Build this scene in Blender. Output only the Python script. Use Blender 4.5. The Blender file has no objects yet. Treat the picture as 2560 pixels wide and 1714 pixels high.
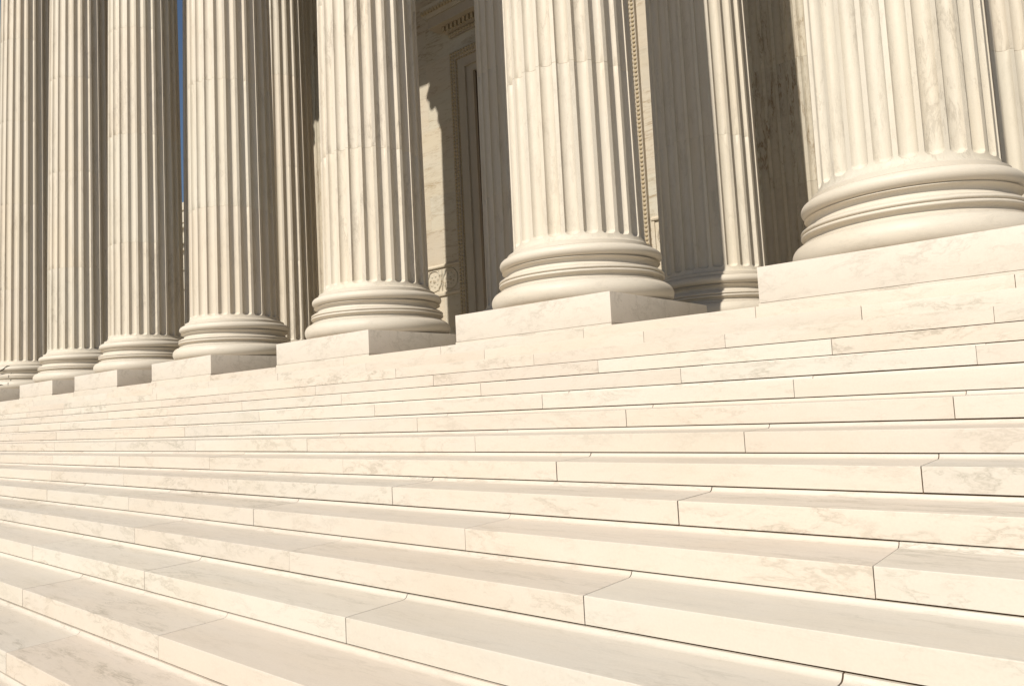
import bpy, bmesh, math, random
from mathutils import Vector, Matrix
S = bpy.context.scene
C = S.collection
PI = math.pi
U = 0.155                      # one riser in metres; the scene is laid out in risers

# ------------------------------------------------------------------ camera
cam_d = bpy.data.cameras.new('camera'); cam = bpy.data.objects.new('camera', cam_d); C.objects.link(cam); S.camera = cam
cam_d.sensor_fit = 'HORIZONTAL'; cam_d.sensor_width = 36.0; cam_d.lens = 36.0 * 1888.234 / 2560
cam_d.clip_start = 0.05; cam_d.clip_end = 6000
Rt = Vector((0.7615682722, 0.6460835185, -0.0508906065)); Up = Vector((0.0908036351, -0.0286243782, 0.9954573546)); Fw = Vector((-0.6416918782, 0.7627296898, 0.0804661504))
cam.matrix_world = Matrix(((Rt.x, Up.x, -Fw.x, 0.0), (Rt.y, Up.y, -Fw.y, -42.0051 * U), (Rt.z, Up.z, -Fw.z, -2.60647 * U), (0, 0, 0, 1)))

# ------------------------------------------------------------------ world and sun
EL = math.radians(40.5); AZ = math.radians(-4.6)      # AZ: heading of the light, from +Y (into the portico) towards +X
w = bpy.data.worlds.new('World'); S.world = w; w.use_nodes = True
nt = w.node_tree; nt.nodes.clear()
sky = nt.nodes.new('ShaderNodeTexSky'); sky.sky_type = 'NISHITA'; sky.sun_disc = False
sky.sun_elevation = EL; sky.sun_rotation = PI + AZ
sky.air_density = 1.0; sky.dust_density = 0.3; sky.ozone_density = 2.0
bg = nt.nodes.new('ShaderNodeBackground'); bg.inputs[1].default_value = 0.07
wo = nt.nodes.new('ShaderNodeOutputWorld')
nt.links.new(sky.outputs[0], bg.inputs[0]); nt.links.new(bg.outputs[0], wo.inputs[0])
sun_d = bpy.data.lights.new('sun', 'SUN'); sun = bpy.data.objects.new('sun', sun_d); C.objects.link(sun)
sun_d.energy = 5.0; sun_d.angle = math.radians(0.53); sun_d.color = (1.0, 0.935, 0.825)
ldir = Vector((math.sin(AZ) * math.cos(EL), math.cos(AZ) * math.cos(EL), -math.sin(EL)))
sun.rotation_euler = ldir.to_track_quat('-Z', 'Y').to_euler(); sun.location = (0, -40, 40)
S.view_settings.view_transform = 'Standard'; S.view_settings.look = 'None'
S.view_settings.exposure = 0.08; S.view_settings.gamma = 1.0; S.view_settings.use_curve_mapping = False
S.render.engine = 'CYCLES'
S.cycles.max_bounces = 6; S.cycles.diffuse_bounces = 4; S.cycles.glossy_bounces = 2
S.cycles.use_denoising = True

# ------------------------------------------------------------------ layout constants (in risers)
T = 2.66973; CV = 0.1505
W = 16.1485; YP = 5.553; ZT = 5.4206; ZB = 3.0349
XL = [-187.2, -158.457, -132.65, -105.277, -74.560, -46.405, -18.941, 8.4]
XC = [x + W / 2 for x in XL]; YC = YP + W / 2; YI = 40.0
ZS = 113.5                       # soffit of the architrave
DRUM = [25.9 + 17.75 * k for k in range(5)]
YW = 65.5                        # face of the entrance wall
FLOOR = 3 - CV

# ------------------------------------------------------------------ helpers
def obj(name, bm, mat, parent=None, smooth=None):
    me = bpy.data.meshes.new(name)
    bmesh.ops.recalc_face_normals(bm, faces=bm.faces) if not bm.faces.layers.int.get('keep') else None
    bm.to_mesh(me); bm.free()
    if smooth is not None:
        for p in me.polygons: p.use_smooth = True
        me.set_sharp_from_angle(angle=math.radians(smooth))
    me.materials.append(mat)
    o = bpy.data.objects.new(name, me); C.objects.link(o)
    if parent is not None: o.parent = parent
    return o

def thing(name, label, cat, loc=(0, 0, 0), group=None):
    o = bpy.data.objects.new(name, None); C.objects.link(o)
    o.location = [v * U for v in loc]; o.empty_display_size = 0.3
    o['label'] = label; o['category'] = cat
    o['kind'] = 'thing'
    if group: o['group'] = group
    return o

def dup(root, loc, label, group):
    r = root.copy(); C.objects.link(r); r.location = [v * U for v in loc]
    r['label'] = label; r['group'] = group
    for ch in list(root.children):
        c = ch.copy(); C.objects.link(c); c.parent = r
    return r

def sid_layer(bm):
    l = bm.faces.layers.float.get('sid')
    return l or bm.faces.layers.float.new('sid')

def box(bm, x0, x1, y0, y1, z0, z1, sid=None, bev=0.0):
    vs = [bm.verts.new((x * U, y * U, z * U)) for x in (x0, x1) for y in (y0, y1) for z in (z0, z1)]
    fs = [bm.faces.new([vs[i] for i in q]) for q in ((0, 1, 3, 2), (4, 6, 7, 5), (0, 4, 5, 1), (2, 3, 7, 6), (0, 2, 6, 4), (1, 5, 7, 3))]
    if bev:
        r = bmesh.ops.bevel(bm, geom=list({e for f in fs for e in f.edges}), offset=bev * U, segments=2, affect='EDGES', profile=0.6)
        fs = list({f for v in r['verts'] for f in v.link_faces} | {f for f in fs if f.is_valid})
    if sid is not None:
        l = sid_layer(bm)
        for f in fs: f[l] = sid
    return fs

def extrude_x(bm, prof, x0, x1, sid=None):
    """closed (y, z) outline swept along X"""
    a = [bm.verts.new((x0 * U, y * U, z * U)) for y, z in prof]; b = [bm.verts.new((x1 * U, y * U, z * U)) for y, z in prof]
    n = len(prof); fs = [bm.faces.new((a[i], a[(i + 1) % n], b[(i + 1) % n], b[i])) for i in range(n)]
    fs.append(bm.faces.new(a[::-1])); fs.append(bm.faces.new(b))
    if sid is not None:
        l = sid_layer(bm)
        for f in fs: f[l] = sid

def lathe(bm, prof, n, cap=True, sid=None):
    """(r, z) profile turned about Z"""
    rings = [[bm.verts.new((r * U * math.cos(2 * PI * i / n), r * U * math.sin(2 * PI * i / n), z * U)) for i in range(n)] for r, z in prof]
    for a, b in zip(rings, rings[1:]):
        for i in range(n): bm.faces.new((a[i], a[(i + 1) % n], b[(i + 1) % n], b[i]))
    if cap: bm.faces.new(rings[0][::-1]); bm.faces.new(rings[-1])

def tube(bm, pts, rads, n=6):
    rings = []
    for i, p in enumerate(pts):
        d = (Vector(pts[min(i + 1, len(pts) - 1)]) - Vector(pts[max(i - 1, 0)])).normalized()
        a = d.orthogonal().normalized(); b = d.cross(a)
        rings.append([bm.verts.new((Vector(p) + rads[i] * (math.cos(2 * PI * k / n) * a + math.sin(2 * PI * k / n) * b)) * U) for k in range(n)])
    for k in range(1, len(rings)):
        a, b = rings[k - 1], rings[k]
        # keep rings aligned
        best = min(range(n), key=lambda s: sum((a[i].co - b[(i + s) % n].co).length for i in range(n)))
        b = b[best:] + b[:best]; rings[k] = b
        for i in range(n): bm.faces.new((a[i], a[(i + 1) % n], b[(i + 1) % n], b[i]))
    bm.faces.new(rings[0][::-1]); bm.faces.new(rings[-1])

def egg(bm, c, r, seg=8, rings=5):
    m = Matrix.Translation([v * U for v in c]) @ Matrix.Diagonal((r[0] * U, r[1] * U, r[2] * U, 1))
    bmesh.ops.create_uvsphere(bm, u_segments=seg, v_segments=rings, radius=1, matrix=m)

# ------------------------------------------------------------------ materials
ALB = 0.70
def marble(name, base=(0.80, 0.73, 0.62), vein=(0.42, 0.37, 0.30), vein_amt=0.45, tint=0.06, scale=1.0, stretch=(1, 1, 1), rot=(0, 0, 0),
           bump=0.25, rough=0.55, drums=False, blot=0.12, streak=0.0, seed=0.0, veindens=1.0, grime=0.0):
    m = bpy.data.materials.new(name); m.use_nodes = True; t = m.node_tree; t.nodes.clear(); L = t.links.new
    N = lambda ty: t.nodes.new('ShaderNode' + ty)
    def math_(op, a, b=None, clamp=False):
        n = N('Math'); n.operation = op; n.use_clamp = clamp
        for i, v in enumerate((a, b)):
            if v is None: continue
            if isinstance(v, (int, float)): n.inputs[i].default_value = v
            else: L(v, n.inputs[i])
        return n.outputs[0]
    def vmath(op, a, b):
        n = N('VectorMath'); n.operation = op
        for i, v in enumerate((a, b)):
            if isinstance(v, tuple): n.inputs[i].default_value = v
            else: L(v, n.inputs[i])
        return n.outputs[0]
    def noise(vec, sc, det=4, rgh=0.55, dist=0.0):
        n = N('TexNoise'); L(vec, n.inputs['Vector']); n.inputs['Scale'].default_value = sc; n.inputs['Detail'].default_value = det
        n.inputs['Roughness'].default_value = rgh; n.inputs['Distortion'].default_value = dist
        return n
    def ramp(v, stops):
        n = N('ValToRGB'); L(v, n.inputs[0]); e = n.color_ramp.elements
        while len(e) < len(stops): e.new(0.5)
        for k, (p, c) in enumerate(stops):
            e[k].position = p; e[k].color = (c, c, c, 1) if isinstance(c, (int, float)) else (*c, 1)
        return n.outputs[0]
    def mix(fac, a, b, mode='MIX'):
        n = N('Mix'); n.data_type = 'RGBA'; n.blend_type = mode; n.clamp_factor = True
        for i, v in ((0, fac), (6, a), (7, b)):
            if isinstance(v, (int, float)): n.inputs[i].default_value = v
            elif isinstance(v, tuple): n.inputs[i].default_value = (*v, 1)
            else: L(v, n.inputs[i])
        return n.outputs[2]
    tc = N('TexCoord'); oi = N('ObjectInfo')
    co = tc.outputs['Object']
    at = N('Attribute'); at.attribute_name = 'sid'; sid = at.outputs['Fac']
    if drums:
        sp = N('SeparateXYZ'); L(co, sp.inputs[0])
        dz = math_('DIVIDE', math_('SUBTRACT', sp.outputs[2], (DRUM[0] - ZT) * U), 17.75 * U)
        sid = math_('ADD', math_('FLOOR', dz), math_('MULTIPLY', oi.outputs['Random'], 57.0))
    off = math_('ADD', math_('MULTIPLY', sid, 3.713), seed)
    cv = N('CombineXYZ'); L(off, cv.inputs[0]); L(math_('MULTIPLY', off, 1.37), cv.inputs[1]); L(math_('MULTIPLY', off, 0.61), cv.inputs[2])
    p0 = vmath('ADD', co, cv.outputs[0])
    mp = N('Mapping'); L(p0, mp.inputs[0]); mp.inputs['Scale'].default_value = stretch; mp.inputs['Rotation'].default_value = rot
    p = mp.outputs[0]
    base = tuple(c * ALB for c in base); vein = tuple(c * ALB for c in vein)
    # domain warp
    wn = noise(p, 1.3 * scale, 5, 0.6); wv = vmath('SCALE', vmath('SUBTRACT', wn.outputs['Color'], (0.5, 0.5, 0.5)), (0, 0, 0)); 
    t.nodes[-1].inputs[3].default_value = 0.9 / scale
    pw = vmath('ADD', p, wv)
    # thin veins: ridges of a warped noise, broken up by a mask
    def veins(sc, width, lo, hi, sd):
        q = vmath('ADD', pw, (sd, sd * 1.7, -sd))
        n = noise(q, sc, 6, 0.62, 0.3).outputs[0]
        rdg = math_('ABSOLUTE', math_('SUBTRACT', n, 0.5))
        v = ramp(rdg, ((0.0, 1.0), (width, 0.45), (width * 3.5, 0.0)))
        msk = ramp(noise(vmath('ADD', p, (sd + 9, 3, sd)), sc * 0.8, 3, 0.5).outputs[0], ((lo, 0.0), (hi, 1.0)))
        return math_('MULTIPLY', v, msk)
    v1 = veins(1.1 * scale * veindens, 0.011, 0.48, 0.60, 0.0)
    v2 = veins(2.9 * scale * veindens, 0.012, 0.48, 0.62, 17.0)
    v3 = veins(6.5 * scale * veindens, 0.015, 0.50, 0.66, 31.0)
    v = math_('ADD', v1, math_('ADD', math_('MULTIPLY', v2, 0.8), math_('MULTIPLY', v3, 0.55)), True)
    # clouds
    cl = ramp(noise(pw, 1.6 * scale, 5, 0.6).outputs[0], ((0.35, 0.0), (0.72, 1.0)))
    cl2 = ramp(noise(vmath('ADD', pw, (5, 5, 5)), 0.7 * scale, 3, 0.5).outputs[0], ((0.38, 0.0), (0.68, 1.0)))
    warm = tuple(c * k for c, k in zip(base, (0.98, 0.93, 0.845))); cool = tuple(c * k for c, k in zip(base, (0.90, 0.92, 0.93)))
    col = mix(math_('MULTIPLY', cl, blot * 3.2), base, cool)
    col = mix(math_('MULTIPLY', cl2, blot * 3.5), col, warm)
    if streak:
        ms = N('Mapping'); L(p0, ms.inputs[0]); ms.inputs['Scale'].default_value = (9, 9, 0.45) if drums else (0.5, 9, 6)
        st = ramp(noise(ms.outputs[0], 1.5, 5, 0.6, 0.6).outputs[0], ((0.42, 0.0), (0.70, 1.0)))
        col = mix(math_('MULTIPLY', st, streak), col, tuple(c * 0.78 for c in base))
    wv_ = N('TexWhiteNoise'); wv_.noise_dimensions = '1D'; L(math_('ADD', sid, seed + 5.53), wv_.inputs['W'])
    amt = math_('MULTIPLY', math_('ADD', math_('MULTIPLY', wv_.outputs['Value'], 1.1), 0.45), vein_amt)
    col = mix(math_('MULTIPLY', v, amt), col, vein)
    if grime:
        mg = N('Mapping'); L(co, mg.inputs[0]); mg.inputs['Scale'].default_value = (0.35, 0.8, 0.8)
        gr = ramp(noise(mg.outputs[0], 1.1, 5, 0.65, 0.8).outputs[0], ((0.50, 0.0), (0.72, 1.0)))
        gr2 = ramp(noise(co, 7.0, 4, 0.7, 0.4).outputs[0], ((0.55, 0.0), (0.75, 1.0)))
        col = mix(math_('MULTIPLY', gr, grime * 1.6), col, tuple(c * k for c, k in zip(base, (0.80, 0.70, 0.56))))
        col = mix(math_('MULTIPLY', gr2, grime * 1.2), col, tuple(c * k for c, k in zip(base, (0.82, 0.76, 0.68))))
    # fine crystalline grain and per-stone tone
    g = noise(p0, 90.0, 2, 0.6).outputs[0]
    gm = ramp(g, ((0.3, 0.95), (0.7, 1.0)))
    col = mix(1.0, col, gm, 'MULTIPLY')
    wh = N('TexWhiteNoise'); wh.noise_dimensions = '1D'; L(math_('ADD', sid, seed + 0.37), wh.inputs['W'])
    tn = N('Mix'); tn.data_type = 'RGBA'; L(wh.outputs['Value'], tn.inputs[0])
    tn.inputs[6].default_value = (1 - tint * 1.3, 1 - tint * 1.3, 1 - tint * 1.2, 1); tn.inputs[7].default_value = (1.0, 1.0, 1.0, 1)
    col = mix(1.0, col, tn.outputs[2], 'MULTIPLY')
    wh2 = N('TexWhiteNoise'); wh2.noise_dimensions = '1D'; L(math_('ADD', sid, seed + 8.11), wh2.inputs['W'])
    tn2 = N('Mix'); tn2.data_type = 'RGBA'; L(wh2.outputs['Value'], tn2.inputs[0])
    tn2.inputs[6].default_value = (1.0, 1 - tint * 0.45, 1 - tint * 0.9, 1); tn2.inputs[7].default_value = (1 - tint * 0.35, 1.0, 1 - tint * 0.1, 1)
    col = mix(1.0, col, tn2.outputs[2], 'MULTIPLY')
    b = N('BsdfPrincipled'); L(col, b.inputs['Base Color'])
    rr = ramp(noise(p0, 4.0, 4).outputs[0], ((0.3, rough - 0.06), (0.7, rough + 0.1))); L(rr, b.inputs['Roughness'])
    b.inputs['Specular IOR Level'].default_value = 0.35
    hgt = math_('ADD', math_('MULTIPLY', noise(p0, 2.2, 4, 0.5).outputs[0], 1.0), math_('MULTIPLY', noise(p0, 40.0, 4, 0.6).outputs[0], 0.06))
    bp = N('Bump'); bp.inputs['Strength'].default_value = bump; bp.inputs['Distance'].default_value = 0.02; L(hgt, bp.inputs['Height']); L(bp.outputs[0], b.inputs['Normal'])
    out = N('OutputMaterial'); L(b.outputs[0], out.inputs[0])
    return m

def plain(name, col, rough=0.6, metal=0.0, bump=0.0, sc=6.0, var=0.12):
    m = bpy.data.materials.new(name); m.use_nodes = True; t = m.node_tree; b = t.nodes['Principled BSDF']
    tc = t.nodes.new('ShaderNodeTexCoord'); n = t.nodes.new('ShaderNodeTexNoise'); n.inputs['Scale'].default_value = sc; n.inputs['Detail'].default_value = 6
    t.links.new(tc.outputs['Object'], n.inputs['Vector'])
    r = t.nodes.new('ShaderNodeValToRGB'); t.links.new(n.outputs[0], r.inputs[0])
    r.color_ramp.elements[0].position = 0.3; r.color_ramp.elements[1].position = 0.7
    r.color_ramp.elements[0].color = (*[c * (1 - var) for c in col], 1); r.color_ramp.elements[1].color = (*[min(1, c * (1 + var)) for c in col], 1)
    t.links.new(r.outputs[0], b.inputs['Base Color']); b.inputs['Roughness'].default_value = rough; b.inputs['Metallic'].default_value = metal
    if bump:
        bp = t.nodes.new('ShaderNodeBump'); bp.inputs['Strength'].default_value = bump; bp.inputs['Distance'].default_value = 0.02
        t.links.new(n.outputs[0], bp.inputs['Height']); t.links.new(bp.outputs[0], b.inputs['Normal'])
    return m

M_step = marble('step_marble', base=(0.885, 0.795, 0.69), vein=(0.33, 0.29, 0.21), vein_amt=0.35, tint=0.055, scale=2.1, stretch=(0.5, 2.6, 1.5), rot=(0, 0.30, 0.0), streak=0.14, blot=0.085, grime=0.10)
M_tread = M_step
M_plinth = marble('plinth_marble', base=(0.885, 0.81, 0.72), vein_amt=0.24, tint=0.05, stretch=(0.6, 1, 1.2), rot=(0.2, -0.5, 0), blot=0.08, seed=4)
M_base = marble('base_marble', base=(0.88, 0.797, 0.675), vein_amt=0.34, tint=0.03, stretch=(0.5, 0.5, 2.2), blot=0.12, seed=9, bump=0.2)
M_shaft = marble('shaft_marble', base=(0.88, 0.80, 0.675), vein=(0.42, 0.36, 0.28), vein_amt=0.33, tint=0.03, scale=1.7, stretch=(1.3, 1.3, 0.35), rot=(0.12, 0.1, 0), drums=True, streak=0.30, blot=0.13, seed=2, bump=0.3)
M_wall = marble('wall_marble', base=(0.80, 0.73, 0.61), vein=(0.40, 0.28, 0.15), vein_amt=0.70, tint=0.07, scale=0.9, stretch=(0.35, 1, 1.9), rot=(0, 0.5, 0), blot=0.16, seed=21, veindens=1.3)
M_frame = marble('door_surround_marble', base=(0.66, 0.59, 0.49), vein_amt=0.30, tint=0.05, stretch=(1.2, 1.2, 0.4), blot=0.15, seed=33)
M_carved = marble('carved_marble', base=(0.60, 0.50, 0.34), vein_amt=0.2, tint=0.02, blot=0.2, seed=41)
M_roof = marble('entablature_marble', base=(0.70, 0.62, 0.50), vein_amt=0.2, tint=0.05, seed=50)
M_bronze = plain('dark_bronze', (0.10, 0.066, 0.032), 0.5, 0.3, 0.2, 14)
M_mortar = plain('brown_mortar', (0.07, 0.036, 0.010), 0.95)
M_crack = plain('dark_crack', (0.05, 0.04, 0.025), 0.9)
M_pave = plain('pale_paving', (0.47, 0.41, 0.33), 0.8, 0, 0.3, 1.5, 0.10)

# ------------------------------------------------------------------ ground
N0, N1 = -2, 20
bm = bmesh.new()
zg = -N1 - CV
yb = -N1 * T
vs = [bm.verts.new(v) for v in ((-1500, -1500, zg * U), (1500, -1500, zg * U), (1500, 1500, zg * U), (-1500, 1500, zg * U))]
bm.faces.new(vs); o = obj('plaza_ground', bm, M_pave); o['kind'] = 'structure'

# ------------------------------------------------------------------ staircase
random.seed(7)
stairs = thing('staircase', 'broad flight of pale cream marble steps filling the foreground', 'staircase', (0, 0, 0))
G = 0.052                         # open joint between stones
XA, XB = -330.0, 60.0
def step_profile(n):
    y0 = -n * T; z0 = -n + G; zt = -(n - 1) - CV; y1 = y0 + T - 0.012
    pr = [(y0 + 0.9, z0), (y0, z0), (y0, zt - 0.03)]
    r = 0.03
    for k in range(1, 5):
        a = k / 4 * PI / 2; pr.append((y0 + r - r * math.cos(a), zt - r + r * math.sin(a)))
    yc, rc = y1, CV + 0.0
    pr.append((y1 - 0.22, zt))
    for k in range(1, 7):
        a = k / 6 * PI / 2 * 0.93; pr.append((y1 - 0.22 + 0.21 * math.sin(a), zt + CV * (1 - math.cos(a)) / (1 - math.cos(PI / 2 * 0.93))))
    pr += [(y1, -(n - 1)), (y1 + 1.0, -(n - 1)), (y1 + 1.0, -(n - 1) - 0.6), (y0 + 0.9, -(n - 1) - 0.6)]
    return pr
odd = [-12.4, -26.95, -41.6, -56.15, -70.3]; even = [-5.6, -19.5, -34.4, -48.95, -63.0]
MJ = {-2: [-74.43, -62.22, -48.19, -32.68, -19.16, -5.05], -1: [-55.4, -40.53, -25.95, -12.03], 0: [-63.0, -48.22, -33.4, -18.97, -5.45], 1: [-70.35, -55.78, -40.95, -26.21, -12.13], 2: [-63.27, -48.61, -33.74, -19.19, -5.52], 3: [-70.45, -56.06, -41.39, -26.57, -12.27], 4: [-63.3, -48.93, -34.18, -19.43, -5.59], 5: [-70.6, -56.3, -41.72, -26.94, -12.44], 6: [-77.76, -63.4, -49.12, -34.51, -19.74, -5.68], 7: [-69.96, -56.19, -41.94, -27.33, -12.65], 8: [-62.87, -49.07, -34.79, -20.14, -5.83], 9: [-70.2, -55.85, -42.01, -27.62, -12.95], 10: [-63.0, -48.8, -34.86, -20.45, -5.9], 11: [-56.2, -41.7, -27.73, -13.2], 12: [-49.0, -34.69, -20.3, -5.9]}
sidc = 0
for n in range(N0, N1 + 1):
    base = sorted(MJ.get(n, odd if n % 2 else even), reverse=True)
    js = list(base)
    x = base[-1]
    while x > XA: x -= 14.45; js.append(x + random.uniform(-.4, .4))
    x = base[0]
    while x < XB: x += 14.45; js.append(x + random.uniform(-.4, .4))
    js = sorted(j for j in js if XA + 2 < j < XB - 2)
    ed = [XA] + js + [XB]
    bm = bmesh.new(); sid_layer(bm)
    pr = step_profile(n)
    if n == N0:
        y0 = -n * T; z0 = -n + G; zt = FLOOR
        pr = [(y0 + 0.9, z0), (y0, z0), (y0, zt - 0.05)] + [(y0 + .05 - .05 * math.cos(k / 4 * PI / 2), zt - .05 + .05 * math.sin(k / 4 * PI / 2)) for k in range(1, 5)] + [(y0 + 4.0, zt), (y0 + 4.0, zt - 0.6), (y0 + 0.9, zt - 0.6)]
    for a, b in zip(ed, ed[1:]):
        sidc += 1
        g2 = G * random.uniform(0.15, 0.42); dz = random.uniform(-0.007, 0.007); dy = random.uniform(-0.008, 0.008)
        extrude_x(bm, [(y + dy, z + dz) for y, z in pr], a + g2, b - g2, sid=float(sidc))
    obj('step', bm, M_step, stairs, smooth=40)
# rubble core under the stones so that joints are dark, not see-through
bm = bmesh.new()
pr2 = [(8.5, -N1 - 2.0), (-N1 * T + 0.075, -N1 - 2.0)]
for n in range(N1, N0 - 1, -1):
    y0 = -n * T + 0.075; zt = -(n - 1) - CV - 0.05
    pr2 += [(y0, zt)]
    if n > N0: pr2 += [(y0 + T - 0.40, zt), (y0 + T - 0.16, zt + 0.03), (y0 + T - 0.08, zt + 0.10), (y0 + T - 0.0, zt + CV + 0.02)]
pr2 += [(8.5, -N0 + 1 - CV - 0.03)]
extrude_x(bm, pr2, XA + 0.5, XB - 0.5)
obj('joint_mortar', bm, M_mortar, stairs)

# portico floor
bm = bmesh.new(); sid_layer(bm)
box(bm, XA, XB, -N0 * T + 4.02, YW + 3, FLOOR - 2.0, FLOOR, 1.0)
o = obj('floor', bm, M_wall); o['kind'] = 'structure'

# ------------------------------------------------------------------ columns
R0, R1 = 0.3655 * W, 0.318 * W
ZCAP = ZS - ZT - 13.0            # top of shaft above plinth top
def shaft_r(z):                  # z above plinth top, with a slight entasis
    t = min(max((z - 5.5) / (ZCAP - 5.5), 0), 1)
    return R0 - (R0 - R1) * (0.45 * t + 0.55 * t * t)

def make_column():
    t = thing('fluted_column', '', 'column', (0, 0, 0))
    # plinth block and the low pad below it
    h = W / 2
    bm = bmesh.new(); sid_layer(bm); box(bm, -h, h, -h, h, ZB - ZT + 0.03, 0, 0.0, 0.035); obj('plinth', bm, M_plinth, t, smooth=30)
    bm = bmesh.new(); sid_layer(bm); box(bm, -h - 0.03, h + 0.03, -h - 0.06, h + 0.03, FLOOR - ZT - 0.001, ZB - ZT, 1.0); obj('plinth_pad', bm, M_step, t)
    # attic base
    pr = [(0.40 * W, 0.0)]
    def arc(cr, cz, rr, rz, a0, a1, k):
        for i in range(k + 1):
            a = math.radians(a0 + (a1 - a0) * i / k); pr.append(((cr + rr * math.cos(a)) * W, (cz + rz * math.sin(a)) * W))
    arc(0.450, 0.0535, 0.052, 0.0535, -90, 90, 14)            # lower torus
    pr.append((0.452 * W, 0.1075 * W)); pr.append((0.452 * W, 0.1160 * W))
    arc(0.452, 0.1275, -0.020, 0.0115, -80, 60, 6)            # lower scotia
    pr.append((0.443 * W, 0.1385 * W))
    arc(0.446, 0.1475, 0.0115, 0.0085, -90, 90, 7)            # two astragals
    arc(0.446, 0.1655, 0.0105, 0.0080, -90, 90, 7)
    pr.append((0.440 * W, 0.1745 * W)); pr.append((0.440 * W, 0.1800 * W))
    arc(0.440, 0.2010, -0.028, 0.0210, -88, 84, 9)            # upper scotia
    pr.append((0.424 * W, 0.2225 * W)); pr.append((0.424 * W, 0.2285 * W))
    arc(0.410, 0.2600, 0.0385, 0.0310, -90, 90, 12)           # upper torus
    pr.append((0.400 * W, 0.2925 * W)); pr.append((0.4035 * W, 0.2945 * W)); pr.append((0.4035 * W, 0.3120 * W)); pr.append((0.3995 * W, 0.3140 * W))
    bm = bmesh.new(); lathe(bm, pr, 160); obj('base', bm, M_base, t, smooth=35)
    # shaft
    NF, K = 24, 16
    z_ap, z_f0, z_f1 = 0.3142 * W, 5.62, ZCAP - 1.4
    zs = [z_ap + 0.0]
    def apo(z):                  # apophyge: curves out to the fillet
        s = (z - z_ap) / 0.85
        return 0.030 * W * (1 - math.sqrt(max(0, 1 - (1 - min(s, 1)) ** 2)) if s < 1 else 0)
    zs = [z_ap + 0.85 * k / 7 for k in range(8)]
    fr = 0.46
    zs = [z for z in zs if z < z_f0 - .01] + [z_f0 + fr * (1 - math.cos(k / 9 * PI / 2)) for k in range(10)]
    zz = zs[-1]; joints = [d - ZT for d in DRUM if d - ZT < z_f1 - 2]
    allz = list(zs)
    for j in joints: allz += [j - 0.032, j - 0.012, j + 0.012, j + 0.032]
    k = zz + 2.2
    while k < z_f1 - fr - 0.5:
        if all(abs(k - j) > 0.6 for j in joints): allz.append(k)
        k += 2.2
    allz += [z_f1 - fr * (1 - math.cos(k / 6 * PI / 2)) for k in range(7)] + [z_f1 + 0.5, ZCAP]
    allz = sorted(set(round(z, 4) for z in allz))
    bm = bmesh.new(); rings = []
    rnd = random.Random(3)
    fracs = [0.0, 0.055, 0.115]          # half fillet at start
    ff = 0.11                            # half-fillet share of the pitch
    tt = [0.0, 0.03, 0.10, 0.20, 0.32, 0.44, 0.56, 0.68, 0.80, 0.90, 0.97, 1.0]
    seq = [0.0, ff * 0.9] + [ff + (1 - 2 * ff) * x for x in tt] + [1 - ff * 0.9]
    for z in allz:
        Rz = shaft_r(z) + apo(z)
        groove = 0.024 if any(abs(z - j) < 0.02 for j in joints) else 0.0
        hw = (1 - 2 * ff) * 2 * PI * Rz / NF / 2
        row = []
        for f in range(NF):
            for q in seq:
                x = (q - 0.5) * 2 * PI * Rz / NF
                d = 0.0
                if abs(x) < hw + 1e-6:
                    e = min(z - z_f0, z_f1 - z)
                    if e > 0:
                        eh = hw * 0.72
                        if e < eh:
                            rr = hw * hw - x * x - ((eh - e) / 0.72) ** 2
                        else: rr = hw * hw - x * x
                        d = 0.80 * math.sqrt(max(rr, 0))
                a = 2 * PI * (f + q - 0.5) / NF
                r = Rz - d - groove
                row.append(bm.verts.new((r * U * math.cos(a), r * U * math.sin(a), z * U)))
        rings.append(row)
    n = len(rings[0])
    for a, b in zip(rings, rings[1:]):
        for i in range(n): bm.faces.new((a[i], a[(i + 1) % n], b[(i + 1) % n], b[i]))
    bm.faces.new(rings[0][::-1]); bm.faces.new(rings[-1])
    obj('shaft', bm, M_shaft, t, smooth=38)
    # capital: bell, two rows of leaves, corner volutes, hollow-sided abacus
    bm = bmesh.new()
    zc, hc = ZCAP, 13.0
    lathe(bm, [(R1 + .1, zc), (R1 + .55, zc + .25), (R1 + .55, zc + .6), (R1, zc + .8), (R1 - .2, zc + 4), (R1 + .2, zc + 8), (R1 + 1.2, zc + 10.4), (R1 + 1.9, zc + 11.3)], 48)
    def leaf(ang, z0, h, wd, out):
        ca, sa = math.cos(ang), math.sin(ang); K1, K2 = 10, 7; grid = []
        for i in range(K1 + 1):
            s = i / K1
            rr = R1 + 0.15 + out * (s ** 2.2) + (0.25 if s > .85 else 0); z = z0 + h * (s if s < 0.85 else 0.85 - (s - 0.85) * 0.9)
            wl = wd * (0.75 + 0.35 * math.sin(s * PI)) * (1 - max(0, s - .7) * 1.6) * (1 + 0.12 * math.sin(s * 22))
            row = []
            for j in range(K2 + 1):
                q = j / K2 * 2 - 1; bulge = 0.45 * (1 - abs(q)) + 0.12 * math.cos(q * 9)
                r2 = rr + bulge; x = q * wl
                row.append(bm.verts.new(((r2 * ca - x * sa) * U, (r2 * sa + x * ca) * U, z * U)))
            grid.append(row)
        for i in range(K1):
            for j in range(K2): bm.faces.new((grid[i][j], grid[i][j + 1], grid[i + 1][j + 1], grid[i + 1][j]))
    for k in range(8):
        leaf(2 * PI * k / 8, zc + .8, 4.6, 1.9, 1.7); leaf(2 * PI * (k + .5) / 8, zc + 1.2, 7.6, 1.7, 2.0)
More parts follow.
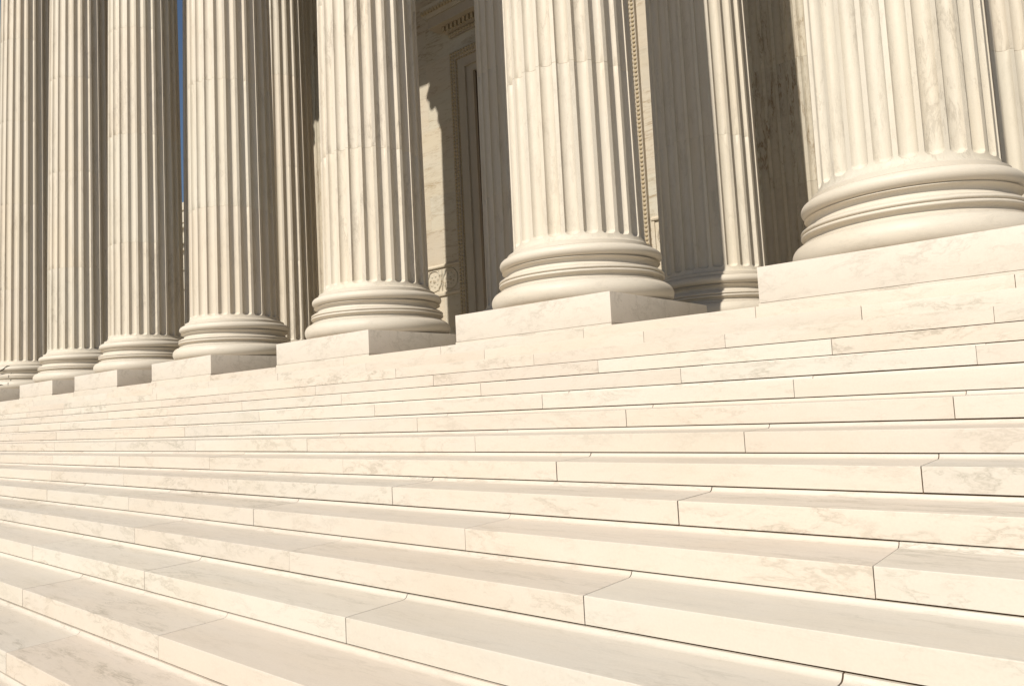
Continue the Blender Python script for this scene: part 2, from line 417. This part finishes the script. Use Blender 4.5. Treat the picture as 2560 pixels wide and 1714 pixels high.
    for k in range(4):
        a = PI / 4 + k * PI / 2; pts = []
        for i in range(22):
            th = i / 21 * 2.6 * PI; rr = 1.25 * (1 - i / 26)
            pr_, pz = R1 + 4.0 + rr * math.sin(th) * 1.0, zc + 10.0 + rr * math.cos(th)
            pts.append((pr_ * math.cos(a), pr_ * math.sin(a), pz))
        pts = [((R1 + .6) * math.cos(a + .3), (R1 + .6) * math.sin(a + .3), zc + 7.5), ((R1 + 2.2) * math.cos(a + .12), (R1 + 2.2) * math.sin(a + .12), zc + 10.4)] + pts
        tube(bm, pts, [0.5] * len(pts), 6)
    ab = []
    Hc = 8.4
    for k in range(4):
        a = k * PI / 2 - PI / 4
        for i in range(13):
            s = i / 12; x = -Hc * 0.93 + s * 2 * Hc * 0.93; y = Hc - 1.5 * (1 - (2 * s - 1) ** 2)
            ca, sa = math.cos(k * PI / 2), math.sin(k * PI / 2)
            ab.append((y * ca - x * sa, y * sa + x * ca))
    for z0, z1, sc in ((zc + 11.3, zc + 12.2, 0.95), (zc + 12.2, zc + 12.98, 1.0)):
        lo = [bm.verts.new((x * sc * U, y * sc * U, z0 * U)) for x, y in ab]; hi = [bm.verts.new((x * sc * U, y * sc * U, z1 * U)) for x, y in ab]
        m = len(ab)
        for i in range(m): bm.faces.new((lo[i], lo[(i + 1) % m], hi[(i + 1) % m], hi[i]))
        bm.faces.new(lo[::-1]); bm.faces.new(hi)
    obj('capital', bm, M_base, t, smooth=35)
    return t

FRONT = ['leftmost front column, cut off by the left edge, dark crack on its base',
         'front column second from the left, between the cracked one and a third',
         'front column third from the left, just left of the thin strip of blue sky',
         'front column just right of the thin strip of blue sky',
         'front column left of the sunlit wall strip and the carved door surround',
         'large front column on a plinth with fully visible shaded side, second from right',
         'largest and nearest front column, base high at the right edge of the photo',
         'front column beyond the right edge of the photo, end of the front row']
INNER = ['inner column behind the leftmost front column, end of the back row',
         'inner column seen as a dark sliver right of the strip of blue sky',
         'inner column with sunlit dark grooves between the fourth and fifth front columns',
         'inner column hidden behind the fifth front column',
         'shaded grey inner column between the door surround and the second front column from right',
         'inner column half shaded and half sunlit, left of the nearest front column',
         'inner column with a dark shadow strip at the right edge behind the nearest column',
         'inner column beyond the right edge of the photo, end of the back row']
proto = make_column(); protoused = False
IDX = [-2.0, -1.3, 0.25, 0.3, 0.95, 0.5, 0.6, 0.6]
for i in range(8):
    lb, gr = FRONT[i], 'fluted columns of the front row'
    if i == 0:
        proto.location = (XC[0] * U, YC * U, ZT * U); proto['label'] = lb; proto['group'] = gr
    else:
        r = dup(proto, (XC[i], YC, ZT), lb, gr)
        # these two shafts stand a little slimmer than their neighbours
        for ch in (r.children if i in (2, 6) else []):
            if ch.name.startswith('plinth'): continue
            k = 0.958 if i == 2 else 0.925
            ch.scale = (k, k, 1); ch.location.x = 0 if i == 2 else -0.62 * U
for i in range(8):
    dup(proto, (XC[i] + IDX[i], YI, ZT), INNER[i], 'fluted columns of the inner row')

# dark crack in the base of the leftmost column
bm = bmesh.new()
def onbase(dx, r, z):
    """point on a surface of revolution of radius r seen at lateral offset angle dx (degrees from -Y towards +X)"""
    a = math.radians(dx); return (r * math.sin(a), -r * math.cos(a), z)
CR = []
cam_l = Vector((0 - XC[0], -42.005 - YC, -2.606 - ZT))
def hit(px, py, r):
    d = Rt * ((px - 1280) / 1888.234) + Up * (-(py - 857) / 1888.234) + Fw
    a = d.x ** 2 + d.y ** 2; b = 2 * (cam_l.x * d.x + cam_l.y * d.y); c = cam_l.x ** 2 + cam_l.y ** 2 - r * r
    D = b * b - 4 * a * c
    s = (-b - math.sqrt(max(D, 0))) / (2 * a); return cam_l + d * s
p1 = [hit(-8, 932, .449 * W), hit(3, 926, .449 * W), hit(9, 922, .449 * W), hit(17, 915, .44 * W), hit(25, 914, .425 * W)]
tube(bm, p1, [.10, .12, .12, .11, .04], 5)
tube(bm, [hit(29, 931, .43 * W), hit(27, 935, .435 * W)], [.04, .04], 4)
tube(bm, [hit(22, 937, .457 * W), hit(21, 943, .458 * W)], [.05, .05], 4)
tube(bm, [hit(28, 948, .45 * W), hit(23, 954, .47 * W), hit(20, 957, .5 * W), hit(20, 963, .503 * W)], [.05, .06, .06, .03], 4)
tube(bm, [hit(-4, 964, .503 * W), hit(3, 961, .503 * W), hit(8, 963, .503 * W)], [.09, .09, .03], 4)
obj('crack', bm, M_crack, proto)

# ------------------------------------------------------------------ entrance wall
wall = thing('entrance_wall', 'cream marble wall with carved band standing behind both rows of columns', 'wall', (0, 0, 0))
DC, DO, DI = -81.2, 21.4, 15.4           # door centre, outer and inner half widths
ZF, ZO = 68.6, 63.3                       # top of surround, top of opening
bm = bmesh.new(); sid_layer(bm)
random.seed(11); sidw = 0
zr = [FLOOR, 13.4, 19.9, 26.4, 33.5, 40.6, 47.7, 54.8, 61.9, 69.0, 76.1, 83.2, 90.3, 97.4, 104.5, ZS + 3]
for k, (z0, z1) in enumerate(zip(zr, zr[1:])):
    x = -189.0
    cuts = [x]
    while x < 32: x += 13.6 * random.uniform(0.85, 1.15); cuts.append(min(x, 32))
    for a, b in zip(cuts, cuts[1:]):
        sidw += 1
        segs = [(a, b)]
        if z0 < ZO - 0.1:
            segs = []
            if a < DC - DI: segs.append((a, min(b, DC - DI)))
            if b > DC + DI: segs.append((max(a, DC + DI), b))
            if z1 > ZO and a < DC + DI and b > DC - DI:
                q = (max(a, DC - DI), min(b, DC + DI)); box(bm, q[0], q[1], YW + .05, YW + 3, ZO, z1 - .01, float(sidw))
        for s in segs:
            if s[1] - s[0] > 0.05: box(bm, s[0] + 0.006, s[1] - 0.006, YW, YW + 3, z0 + 0.006, z1 - 0.006, float(sidw))
obj('stone_courses', bm, M_wall, wall)
bm = bmesh.new(); box(bm, -188.9, 31.9, YW + 0.05 + 3, YW + 9, FLOOR - 1, ZS + 2); obj('wall_core', bm, M_crack, wall)
# pilasters facing the inner columns
def pilaster(xc, w=13.0):
    bm = bmesh.new(); sid_layer(bm)
    yf, d = YW - 2.3, 0.42
    nfl = 7; m = 0.55; pitch = (w - 2 * m) / nfl
    xs = []
    for f in range(nfl):
        x0 = -w / 2 + m + f * pitch + pitch * 0.13; x1 = x0 + pitch * 0.74
        for k in range(9):
            q = k / 8; xs.append((x0 + (x1 - x0) * q, d * math.sqrt(max(0, 1 - (2 * q - 1) ** 2))))
    prof = [(-w / 2, 0)] + xs + [(w / 2, 0)]
    zj = [11.4] + [z for z in DRUM] + [ZS - 12.5]
    l = sid_layer(bm)
    for k, (z0, z1) in enumerate(zip(zj, zj[1:])):
        pts = [(xc + x, yf + dy) for x, dy in prof] + [(xc + w / 2, YW + .5), (xc - w / 2, YW + .5)]
        a = [bm.verts.new((x * U, y * U, (z0 + .012) * U)) for x, y in pts]; b = [bm.verts.new((x * U, y * U, (z1 - .012) * U)) for x, y in pts]
        n = len(pts)
        fs = [bm.faces.new((a[i], a[(i + 1) % n], b[(i + 1) % n], b[i])) for i in range(n)] + [bm.faces.new(a[::-1]), bm.faces.new(b)]
        for f in fs: f[l] = xc * 1.7 + k
    o = obj('pilaster', bm, M_pil, wall, smooth=40)
    bm = bmesh.new(); sid_layer(bm)
    extr = [(0.0, 0), (-1.9, 0), (-1.9, 2.2), (-1.6, 2.2), (-1.75, 2.6), (-1.75, 3.4), (-1.6, 3.9), (-1.1, 4.1), (-1.25, 4.5), (-1.0, 5.4), (-1.1, 6.0), (-1.1, 6.8), (-.7, 7.2), (-.5, 7.3), (-.5, 8.2), (0, 8.55), (2.5, 8.55), (2.5, 0)]
    extrude_x(bm, [(yf + y, FLOOR + z * 0.98) for y, z in extr], xc - w / 2 - 1.0, xc + w / 2 + 1.0, 3.0)
    obj('pilaster_base', bm, M_base, o, smooth=40)
M_pil = marble('pilaster_marble', base=(0.75, 0.68, 0.56), vein=(0.26, 0.17, 0.08), vein_amt=0.6, tint=0.08, scale=1.2, stretch=(1.5, 1.5, 0.3), rot=(0, 0.15, 0), streak=0.45, blot=0.16, seed=71, veindens=1.3)
for x in (XC[0], XC[1], XC[2], -37.9, XC[6] + .5, XC[7]): pilaster(x)
# carved belt course, in lengths between pilasters and surround
def belt(x0, x1):
    bm = bmesh.new(); sid_layer(bm); rel = bmesh.new()
    z0, z1 = 19.9, 26.4
    y = YW
    extrude_x(bm, [(y + .1, z1 - .75), (y - .42, z1 - .7), (y - .50, z1 - .45), (y - .3, z1 - .2), (y - .12, z1), (y + .1, z1)], x0, x1, 2.0)
    extrude_x(bm, [(y + .1, z0), (y - .38, z0), (y - .50, z0 + .3), (y - .45, z0 + .62), (y - .2, z0 + .75), (y + .1, z0 + .8)], x0, x1, 2.0)
    box(bm, x0, x0 + .55, y - .28, y + .1, z0 + .8, z1 - .75, 2.0); box(bm, x1 - .55, x1, y - .28, y + .1, z0 + .8, z1 - .75, 2.0)
    # guilloche and palmette relief
    zc = (z0 + z1) / 2; L = x1 - x0 - 1.6; n = max(1, round(L / 5.2)); p = L / n
    for k in range(n):
        cx = x0 + .8 + p * (k + .5)
        if p < 3: 
            rr = min(p, 3.6) / 2 * .9
        rr = min(p / 2 * .92, 2.15)
        tube(rel, [(cx + rr * math.cos(a), y - .05, zc + rr * math.sin(a)) for a in [2 * PI * i / 28 for i in range(29)]], [.15] * 29, 6)
        for j in range(7):
            a = 2 * PI * j / 7 + .3; egg(rel, (cx + rr * .52 * math.cos(a), y - .02, zc + rr * .52 * math.sin(a)), (.30, .13, .30))
        egg(rel, (cx, y - .03, zc), (.45, .18, .45))
        if k < n - 1 or n == 1:
            for s in (-1, 1):
                for j in range(3):
                    bx = cx + p / 2 - .0 + (j - 1) * .62
                    if bx < x1 - 1:
                        tube(rel, [(bx - .2 * s, y, zc + s * .5), (bx + (j - 1) * .2, y - .12, zc + s * 1.3), (bx + (j - 1) * .5, y - .1, zc + s * 2.1)], [.12, .2, .12], 5)
    box(bm, x0 + .3, x1 - .3, y - .04, y + .09, z0 + .5, z1 - .5, 2.0)
    bo = obj('carved_belt', bm, M_wall, wall, smooth=50); obj('relief', rel, M_wall, bo, smooth=60)
edges = [(-189, XC[0] - 6.5), (XC[0] + 6.5, XC[1] - 6.5), (XC[1] + 6.5, XC[2] - 6.5), (XC[2] + 6.5, DC - DO), (DC + DO + .25, -37.9 - 6.5), (-37.9 + 6.5, XC[6] - 6.0), (XC[6] + 7, XC[7] - 6.5)]
for a, b in edges: belt(a + .05, b - .05)

# door surround: stepped bands around the opening
def band(bm, h0, h1, z0, z1, yf, yb=YW + .1, sid=0.0):
    """frame between half widths h0 (outer) and h1 (inner) and tops z0 (outer), z1 (inner)"""
    box(bm, DC - h0, DC - h1, yf, yb, FLOOR, z0, sid); box(bm, DC + h1, DC + h0, yf, yb, FLOOR, z0, sid + 1); box(bm, DC - h1 - .001, DC + h1 + .001, yf + .001, yb, z1, z0 - .001, sid + 2)
bm = bmesh.new(); sid_layer(bm)
band(bm, DO, 19.75, ZF, ZF - 1.65, YW - .75, sid=1)
band(bm, 19.75, 19.45, ZF - 1.65, ZF - 1.95, YW - .35, sid=5)
band(bm, 19.45, 17.75, ZF - 1.95, ZF - 3.5, YW - .50, sid=9)
band(bm, 17.75, 17.35, ZF - 3.5, ZF - 3.9, YW - .70, sid=13)
band(bm, 17.35, 15.9, ZF - 3.9, ZO + .25, YW - .25, sid=17)
band(bm, 15.9, DI, ZO + .25, ZO, YW - .42, YW + .3, sid=21)
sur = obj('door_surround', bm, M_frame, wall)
bm = bmesh.new()
def run(side, half, z1, dz, r, y):
    z = FLOOR + .5
    while z < z1:
        egg(bm, (DC + side * half, y, z), r, 6, 4); z += dz
def runtop(half, zc, dx, r, y):
    x = DC - half
    while x <= DC + half: egg(bm, (x, y, zc), r, 6, 4); x += dx
for s in (-1, 1):
    run(s, 20.98, ZF - .4, .72, (.36, .26, .37), YW - .72); run(s, 20.25, ZF - .9, .78, (.37, .26, .41), YW - .72)
runtop(21.0, ZF - .42, .72, (.37, .26, .36), YW - .72); runtop(20.3, ZF - 1.15, .78, (.41, .26, .37), YW - .72)
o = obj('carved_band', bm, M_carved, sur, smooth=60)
bm = bmesh.new()
for s in (-1, 1): run(s, 19.6, ZF - 1.8, .66, (.20, .26, .36), YW - .42)
runtop(19.6, ZF - 1.8, .66, (.36, .26, .20), YW - .42)
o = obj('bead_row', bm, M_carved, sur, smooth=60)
# hood over the door
bm = bmesh.new(); sid_layer(bm)
box(bm, DC - 21.4, DC + 21.4, YW - .5, YW + .1, 71.9, 72.9, 1.0)
box(bm, DC - 22.2, DC + 22.2, YW - 1.4, YW + .1, 72.9, 74.0, 2.0)
box(bm, DC - 24.6, DC + 24.6, YW - 3.2, YW + .1, 74.0, 76.0, 3.0, .04)
extrude_x(bm, [(YW + .1, 76.0), (YW - 3.5, 76.0), (YW - 3.7, 76.4), (YW - 4.5, 77.1), (YW - 4.8, 77.9), (YW + .1, 77.9)], DC - 25.3, DC + 25.3, 4.0)
hd = obj('door_hood', bm, M_frame, wall)
bm = bmesh.new(); x = DC - 21.9
while x < DC + 22: box(bm, x, x + .62, YW - 1.95, YW - 1.35, 72.95, 73.99); x += 1.12
obj('dentils', bm, M_carved, hd)
bm = bmesh.new(); x = DC - 21.2
while x < DC + 21.3: egg(bm, (x, YW - .5, 72.4), (.48, .3, .46), 6, 4); x += .8
obj('egg_moulding', bm, M_carved, hd, smooth=60)
bm = bmesh.new(); x = DC - 25
while x < DC + 25: egg(bm, (x, YW - 4.3, 77.0), (.46, .4, .6), 6, 4); x += .8
obj('leaf_moulding', bm, M_carved, hd, smooth=60)
# recessed bronze door frame and leaves
bm = bmesh.new()
box(bm, DC - DI - .001, DC - DI + .12, YW + .31, YW + 2.9, FLOOR, ZO); box(bm, DC + DI - .12, DC + DI + .001, YW + .31, YW + 2.9, FLOOR, ZO); box(bm, DC - DI + .12, DC + DI - .12, YW + .31, YW + 2.9, ZO - .12, ZO + .002)
obj('door_frame', bm, M_bronze, wall)
dr = None
for s in (-1, 1):
    bm = bmesh.new()
    x0, x1 = (DC - DI + .13, DC - .05) if s < 0 else (DC + .05, DC + DI - .13)
    box(bm, x0, x1, YW + 2.4, YW + 2.9, FLOOR, ZO - .13)
    for k in range(4):
        z0 = FLOOR + 2 + k * 14.6; box(bm, x0 + 2, x1 - 2, YW + 2.1, YW + 2.4, z0, z0 + 12.6, None, .2)
    obj('door_leaf', bm, M_bronze, wall)

# ------------------------------------------------------------------ entablature and ceiling carried by the columns
roof = thing('portico_roof', 'marble entablature and coffered ceiling above the columns, out of the frame', 'roof', (0, 0, 0))
bm = bmesh.new(); sid_layer(bm)
XE0, XE1 = XC[0] - 6.0, XC[7] + 6.0
def beam(y0, y1, z0, z1, x0=XE0, x1=XE1, sid=1.0): box(bm, x0, x1, y0, y1, z0, z1, sid)
for yc in (YC, YI):
    beam(yc - 5.0, yc + 5.0, ZS, ZS + 2.6); beam(yc - 5.3, yc + 5.3, ZS + 2.6, ZS + 5.6); beam(yc - 5.6, yc + 5.6, ZS + 5.6, ZS + 9)
for xc in (XC[0], XC[7]):
    box(bm, xc - 5, xc + 5, YC + 5.62, YI - 5.62, ZS, ZS + 8.99, 3.0); box(bm, xc - 5, xc + 5, YI + 5.62, YW - .01, ZS, ZS + 8.99, 3.0)
obj('architrave', bm, M_roof, roof)
bm = bmesh.new(); sid_layer(bm); box(bm, XE0, XE1, YC - 5.2, YW + 9, ZS + 9.01, ZS + 19, 4.0); obj('frieze_and_ceiling', bm, M_roof, roof)
bm = bmesh.new(); sid_layer(bm)
for k, (dy, z0, z1) in enumerate(((6.4, 19.01, 20.5), (7.4, 20.51, 22.2), (10.0, 22.21, 24.4), (11.0, 24.41, 26.4))):
    box(bm, XE0 - dy + 5, XE1 + dy - 5, YC - dy, YW + 9, ZS + z0, ZS + z1, 5.0 + k)
obj('cornice', bm, M_roof, roof)

# ------------------------------------------------------------------ wing of the building seen through the gap
wing = thing('side_wing', 'distant pale building wing in the slit between two columns, under blue sky', 'building', (0, 0, 0))
YG = 80.0
bm = bmesh.new(); sid_layer(bm); box(bm, -300, -205, YG, YG + 60, -22, 68.3, 1.0); obj('wall', bm, M_wing if 'M_wing' in globals() else M_wall, wing)
bm = bmesh.new(); sid_layer(bm)
def crs(z0, z1, d, s): box(bm, -300 - d, -205 + d, YG - d, YG + 60 + d, z0, z1, s)
crs(68.3, 70.9, .5, 1.0); crs(63.8, 65.3, .9, 2.0); crs(62.0, 63.1, 1.3, 3.0); crs(56.0, 58.6, 2.6, 4.0); crs(54.2, 55.8, 1.3, 5.0)
crs(47.8, 48.5, .5, 6.0); crs(41.2, 41.9, .5, 7.0); crs(16.5, 17.4, .5, 8.0)
obj('moulding', bm, M_wall, wing)
